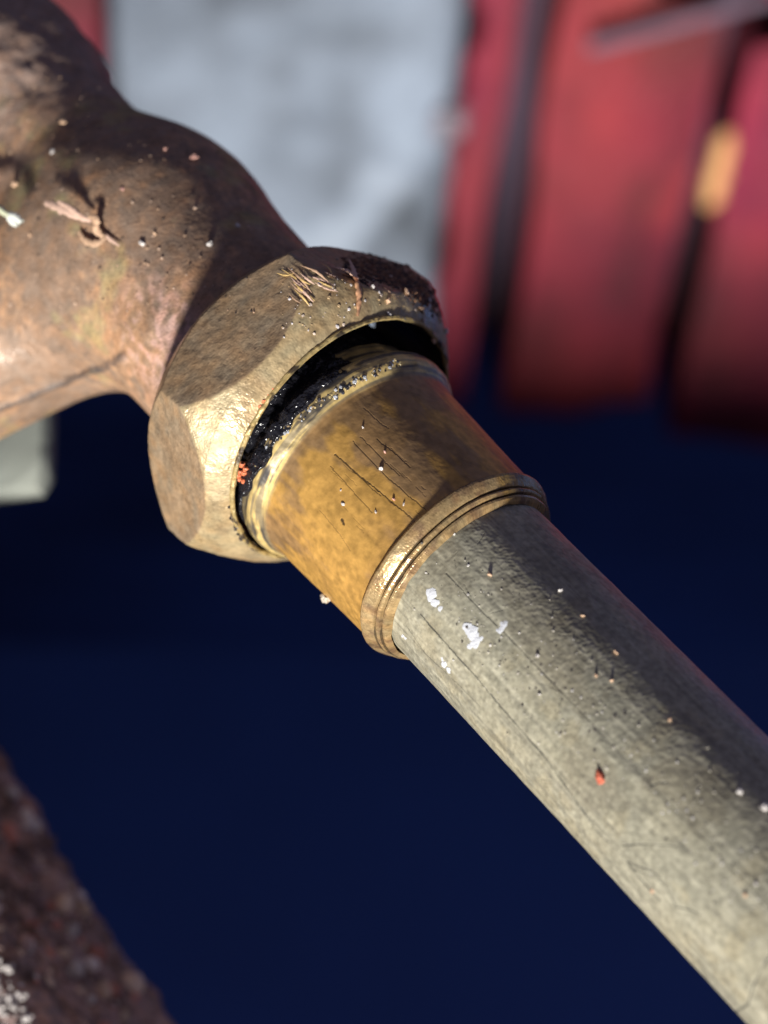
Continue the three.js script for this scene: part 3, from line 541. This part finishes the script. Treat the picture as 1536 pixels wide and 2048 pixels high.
{
  const f = mesh('bark_flake', ribbonTube([[108, 414], [135, 424], [165, 436], [192, 448]], [0.35, 0.6, 0.55, 0.2], [1.6, 1.8, 1.8, 1.2], 0.3), barkPink);
  mesh('strip', ribbonTube([[136, 414], [155, 424], [178, 440]], [0.2, 0.36, 0.2], 2, 0.4), barkPink, f);
  mesh('strip', ribbonTube([[190, 440], [205, 446], [200, 462], [215, 478]], [0.2, 0.5, 0.45, 0.2], [1.6, 1.6, 1.0, 0.5], 0.4), bark, f);
  mesh('strip', ribbonTube([[162, 464], [176, 482], [198, 488], [214, 478]], [0.15, 0.4, 0.45, 0.25], [0.5, 0.6, 0.7, 0.6], 0.4), bark, f);
  mesh('strip', ribbonTube([[212, 470], [226, 482], [243, 494]], [0.25, 0.22, 0.06], 0.4, 0.4), barkPink, f);
  tag(f, 'curled flake of pinkish tan bark lying on the brown valve body', 'bark flake');
  const sp = mesh('plant_sprout', ribbonTube([[-60, 378], [-20, 402], [14, 423], [38, 440], [48, 446]], [1.2, 1.1, 0.85, 0.45, 0.4], 2.2, 0.7), solid(0.72, 0.76, 0.55, 0.5));
  mesh('leaf_tip', ribbonTube([[44, 441], [56, 445], [70, 453]], [0.4, 0.5, 0.25], 2.2, 0.7), solid(0.8, 0.84, 0.78, 0.5), sp);
  mesh('leaf_tip', ribbonTube([[44, 444], [51, 453], [61, 460]], [0.4, 0.42, 0.2], 2.2, 0.7), solid(0.8, 0.84, 0.78, 0.5), sp);
  tag(sp, 'white forked plant sprout lying across the brown valve body', 'sprout');
}
{ // fibres on the nut
  const fl = [[[712, 632], [715, 600], [712, 570], [697, 545]], [[668, 545], [690, 552], [706, 562]], [[694, 532], [700, 548], [706, 566]]];
  const st = mesh('dry_stalk', ribbonTube(fl[0], [0.2, 0.36, 0.3, 0.12], 0.3, 0.6), solid(0.5, 0.27, 0.15, 0.6));
  mesh('stalk_branch', ribbonTube(fl[1], [0.12, 0.35, 0.3], 0.7, 0.5), barkPink, st); mesh('stalk_branch', ribbonTube(fl[2], [0.12, 0.3, 0.3], 0.8, 0.5), barkPink, st);
  tag(st, 'forked tan stalk stuck on the top of the nut', 'dry stalk');
  const straws = [[[565, 540], [590, 556], [612, 578]], [[578, 538], [604, 560], [622, 588]], [[596, 572], [612, 590], [626, 606]], [[590, 580], [606, 596], [618, 612]], [[604, 534], [630, 545], [655, 566]], [[612, 552], [640, 560], [668, 572]], [[640, 530], [655, 540], [662, 552]], [[764, 578], [780, 588], [798, 597]], [[628, 566], [650, 578], [675, 585]], [[555, 548], [575, 552], [590, 548]]];
  for (let i = 0; i < 14; i++) { const a = i < 9, x = (a ? 575 : 632) + 40 * R0(), y = (a ? 538 : 532) + (a ? 52 : 40) * R0(), l = 14 + 22 * R0(), k = a ? 0.9 : 0.45; straws.push([[x, y], [x + l * 0.5, y + l * 0.5 * k + 2 * R0()], [x + l, y + l * k]]); }
  straws.forEach((s, i) => tag(mesh('straw_fibre', ribbonTube(s, [0.03, 0.10 + 0.08 * R0(), 0.03], 0.15 + 0.2 * R0(), 0.4, 20), [straw, bark, barkPink][i % 3]), 'thin yellowish straw fibre lying on the nut near its forked stalk', 'fibre', 'straw fibres on the nut'));
}
function scatter(name, label, count, seed, pick, sizes, colors, rough = 0.6, lift = 0.3) {
  const R = rng(seed), im = new THREE.InstancedMesh(grainG[1], solid(1, 1, 1, rough), count), m4 = new THREE.Matrix4(), q4 = new THREE.Quaternion(), col = new THREE.Color();
  for (let i = 0; i < count; i++) {
    let h = null; while (!h || h.miss > 0.05) h = hit(...pick(R)); const r = mixf(sizes[0], sizes[1], R() ** 2.5) / 2 * 0.29 / FPX;
    q4.setFromUnitVectors(V(0, 1, 0), toWorldDir(h.n)); q4.multiply(new THREE.Quaternion().setFromAxisAngle(V(0, 1, 0), R() * 6.3)); m4.compose(toWorld(h.p).addScaledVector(toWorldDir(h.n), r * lift), q4, V(r * (0.7 + 0.7 * R()), r * (0.35 + 0.4 * R()), r)); im.setMatrixAt(i, m4);
    const c = colors[Math.floor(R() * colors.length)], v = 0.75 + 0.5 * R(); im.setColorAt(i, col.setRGB(c[0] * v, c[1] * v, c[2] * v));
  }
  im.name = name; im.castShadow = im.receiveShadow = true; tag(im, label, 'grit', null, 'stuff'); scene.add(im);
}
const gauss = (R) => R() + R() + R() - 1.5;
scatter('soil_crust', 'dark earth caked on the upper side of the nut', 2600, 31, (R) => { const t = R(); return [mixf(700, 900, t) + 22 * gauss(R), mixf(535, 625, t * t) + 24 * gauss(R)]; }, [2, 11], [[0.06, 0.035, 0.03], [0.10, 0.05, 0.035], [0.20, 0.09, 0.05], [0.035, 0.03, 0.03], [0.30, 0.16, 0.09]], 0.9, -0.15);
scatter('nut_grit', 'fine pale grit sprinkled over the nut', 110, 32, (R) => [560 + 330 * R(), 540 + 110 * R() + 40 * gauss(R)], [2, 7], [[0.6, 0.5, 0.42], [0.5, 0.36, 0.2], [0.7, 0.66, 0.66]]);
scatter('grease_grit', 'wet specks of grit on the greasy shoulder inside the nut', 150, 33, (R) => { const t = R(); return [mixf(490, 800, t) + 7 * gauss(R), mixf(1000, 722, Math.sqrt(t)) + 9 * gauss(R)]; }, [3, 8], [[0.05, 0.05, 0.06], [0.4, 0.42, 0.46], [0.3, 0.22, 0.12], [0.02, 0.02, 0.025], [0.5, 0.4, 0.2]], 0.25, 0.2);
scatter('rim_grime', 'wet black grime smeared along the rim of the nut mouth', 240, 36, (R) => { const t = R(), q = R(); return q < 0.55 ? [mixf(478, 530, t * t) - 22 * Math.sin(t * 2.4) + 6 * gauss(R), mixf(985, 1098, t) + 6 * gauss(R)] : [mixf(520, 640, t) + 6 * gauss(R), mixf(850, 735, t) + 8 * gauss(R)]; }, [4, 15], [[0.02, 0.02, 0.025], [0.05, 0.045, 0.045], [0.012, 0.012, 0.02], [0.14, 0.11, 0.08]], 0.2, 0);
scatter('pipe_grit', 'fine dust and grit sprinkled over the grey pipe', 420, 34, (R) => { const t = R(); return [mixf(880, 1536, t) + 90 * gauss(R), mixf(1170, 1780, t) + 110 * gauss(R)]; }, [1.5, 5], [[0.5, 0.47, 0.4], [0.6, 0.58, 0.55], [0.10, 0.09, 0.08]]);
scatter('valve_grit', 'fine dust and grit sprinkled over the valve body', 300, 35, (R) => [10 + 500 * R(), 150 + 480 * R()], [1.5, 6], [[0.45, 0.3, 0.2], [0.55, 0.4, 0.3], [0.08, 0.06, 0.05]]);
{ // white raised spots on the pipe
  const raised = solid(0.7, 0.73, 0.78, 0.3);
  const spots = [[[862, 1192, 20], [870, 1208, 16], [858, 1184, 12], [880, 1218, 10]], [[935, 1256, 18], [945, 1270, 22], [952, 1285, 16], [940, 1290, 10], [962, 1278, 8]], [[1004, 1254, 14], [998, 1262, 9]], [[888, 1330, 12], [896, 1340, 9], [884, 1318, 7]], [[806, 1272, 8], [810, 1276, 6]]];
  for (const sp of spots) {
    const gs = sp.flatMap(([x, y, s]) => [0, 1, 2, 3].map(() => { const h = hit(x + s * 0.35 * gauss(R0), y + s * 0.35 * gauss(R0)), r = s * (0.2 + 0.22 * R0()) * 0.29 / FPX, g = grainG[Math.floor(R0() * 4)].clone(), q = new THREE.Quaternion().setFromUnitVectors(V(0, 1, 0), toWorldDir(h.n)); g.applyMatrix4(new THREE.Matrix4().compose(toWorld(h.p), q, V(r * 1.25, r * 0.16, r * 1.25))); return g; }));
    tag(mesh('raised_spot', mergeGeometries(gs), raised), 'glossy white raised spot on the grey pipe beside the collar', 'lime spot', 'raised spots on the pipe');
  }
  const d = mesh('water_drop', grainG[2], solid(0.55, 0.5, 0.42, 0.15)), h = hit(672, 1225); d.position.copy(toWorld(h.p)); d.scale.setScalar(0.0006); 
  const e = loc(678, 1232, 0.288).multiplyScalar(1); d.position.copy(toWorld(e.setLength(e.length()))); 
  { const th = Math.PI / 2 - 0.02, r = sleeveR(th, -13); d.position.copy(toWorld(V(r * Math.sin(th) + 0.2, -13.2, r * Math.cos(th)))); }
  tag(d, 'pale drop hanging from the underside of the golden sleeve', 'drop');
}
{ // sliver and twig on the far bricks
  const onBrick = (px, py, lift) => { const d = camDir((px - PW / 2) / FPX, -(py - PH / 2) / FPX, -1), o = camera.position.clone(), t = wallO.clone().addScaledVector(wallOut, lift).sub(o).dot(wallOut) / d.dot(wallOut); return o.addScaledVector(d, t); };
  const a = [[1458, 262], [1440, 330], [1418, 415]].map(([x, y]) => onBrick(x, y, 0.006)), c = new THREE.CatmullRomCurve3(a), g = new THREE.TubeGeometry(c, 24, 0.0036, 8, false), p = g.attributes.position;
  for (let i = 0; i <= 24; i++) { const k = Math.sqrt(Math.max(0.05, 1 - (2 * i / 24 - 1) ** 4)), o = c.getPointAt(i / 24); for (let j = 0; j < 9; j++) { const q = V(p.getX(i * 9 + j), p.getY(i * 9 + j), p.getZ(i * 9 + j)).sub(o).multiplyScalar(k * (1 + 0.45 * vn(i * 0.35, j * 0.6, 4))).add(o); p.setXYZ(i * 9 + j, q.x, q.y, q.z); } }
  g.computeVertexNormals(); tag(mesh('wood_sliver', g, solid(0.62, 0.32, 0.13, 0.7)), 'orange sliver of wood lodged in a dark joint of the brick wall', 'sliver');
  const tw = new THREE.CatmullRomCurve3([[1178, 92], [1290, 62], [1400, 32], [1545, -10]].map(([x, y]) => onBrick(x, y, 0.006)));
  tag(mesh('twig', new THREE.TubeGeometry(tw, 24, 0.0026, 8, false), solid(0.13, 0.09, 0.13, 0.85)), 'thin greyish twig lying across the red bricks', 'twig');
  const kb = mesh('pebble', grainG[3], solid(0.16, 0.14, 0.17, 0.8)); kb.position.copy(onBrick(897, 250, 0.052)); kb.scale.set(0.006, 0.009, 0.006); tag(kb, 'grey pebble on the edge of the pale concrete block', 'pebble');
}
renderer.render(scene, camera);
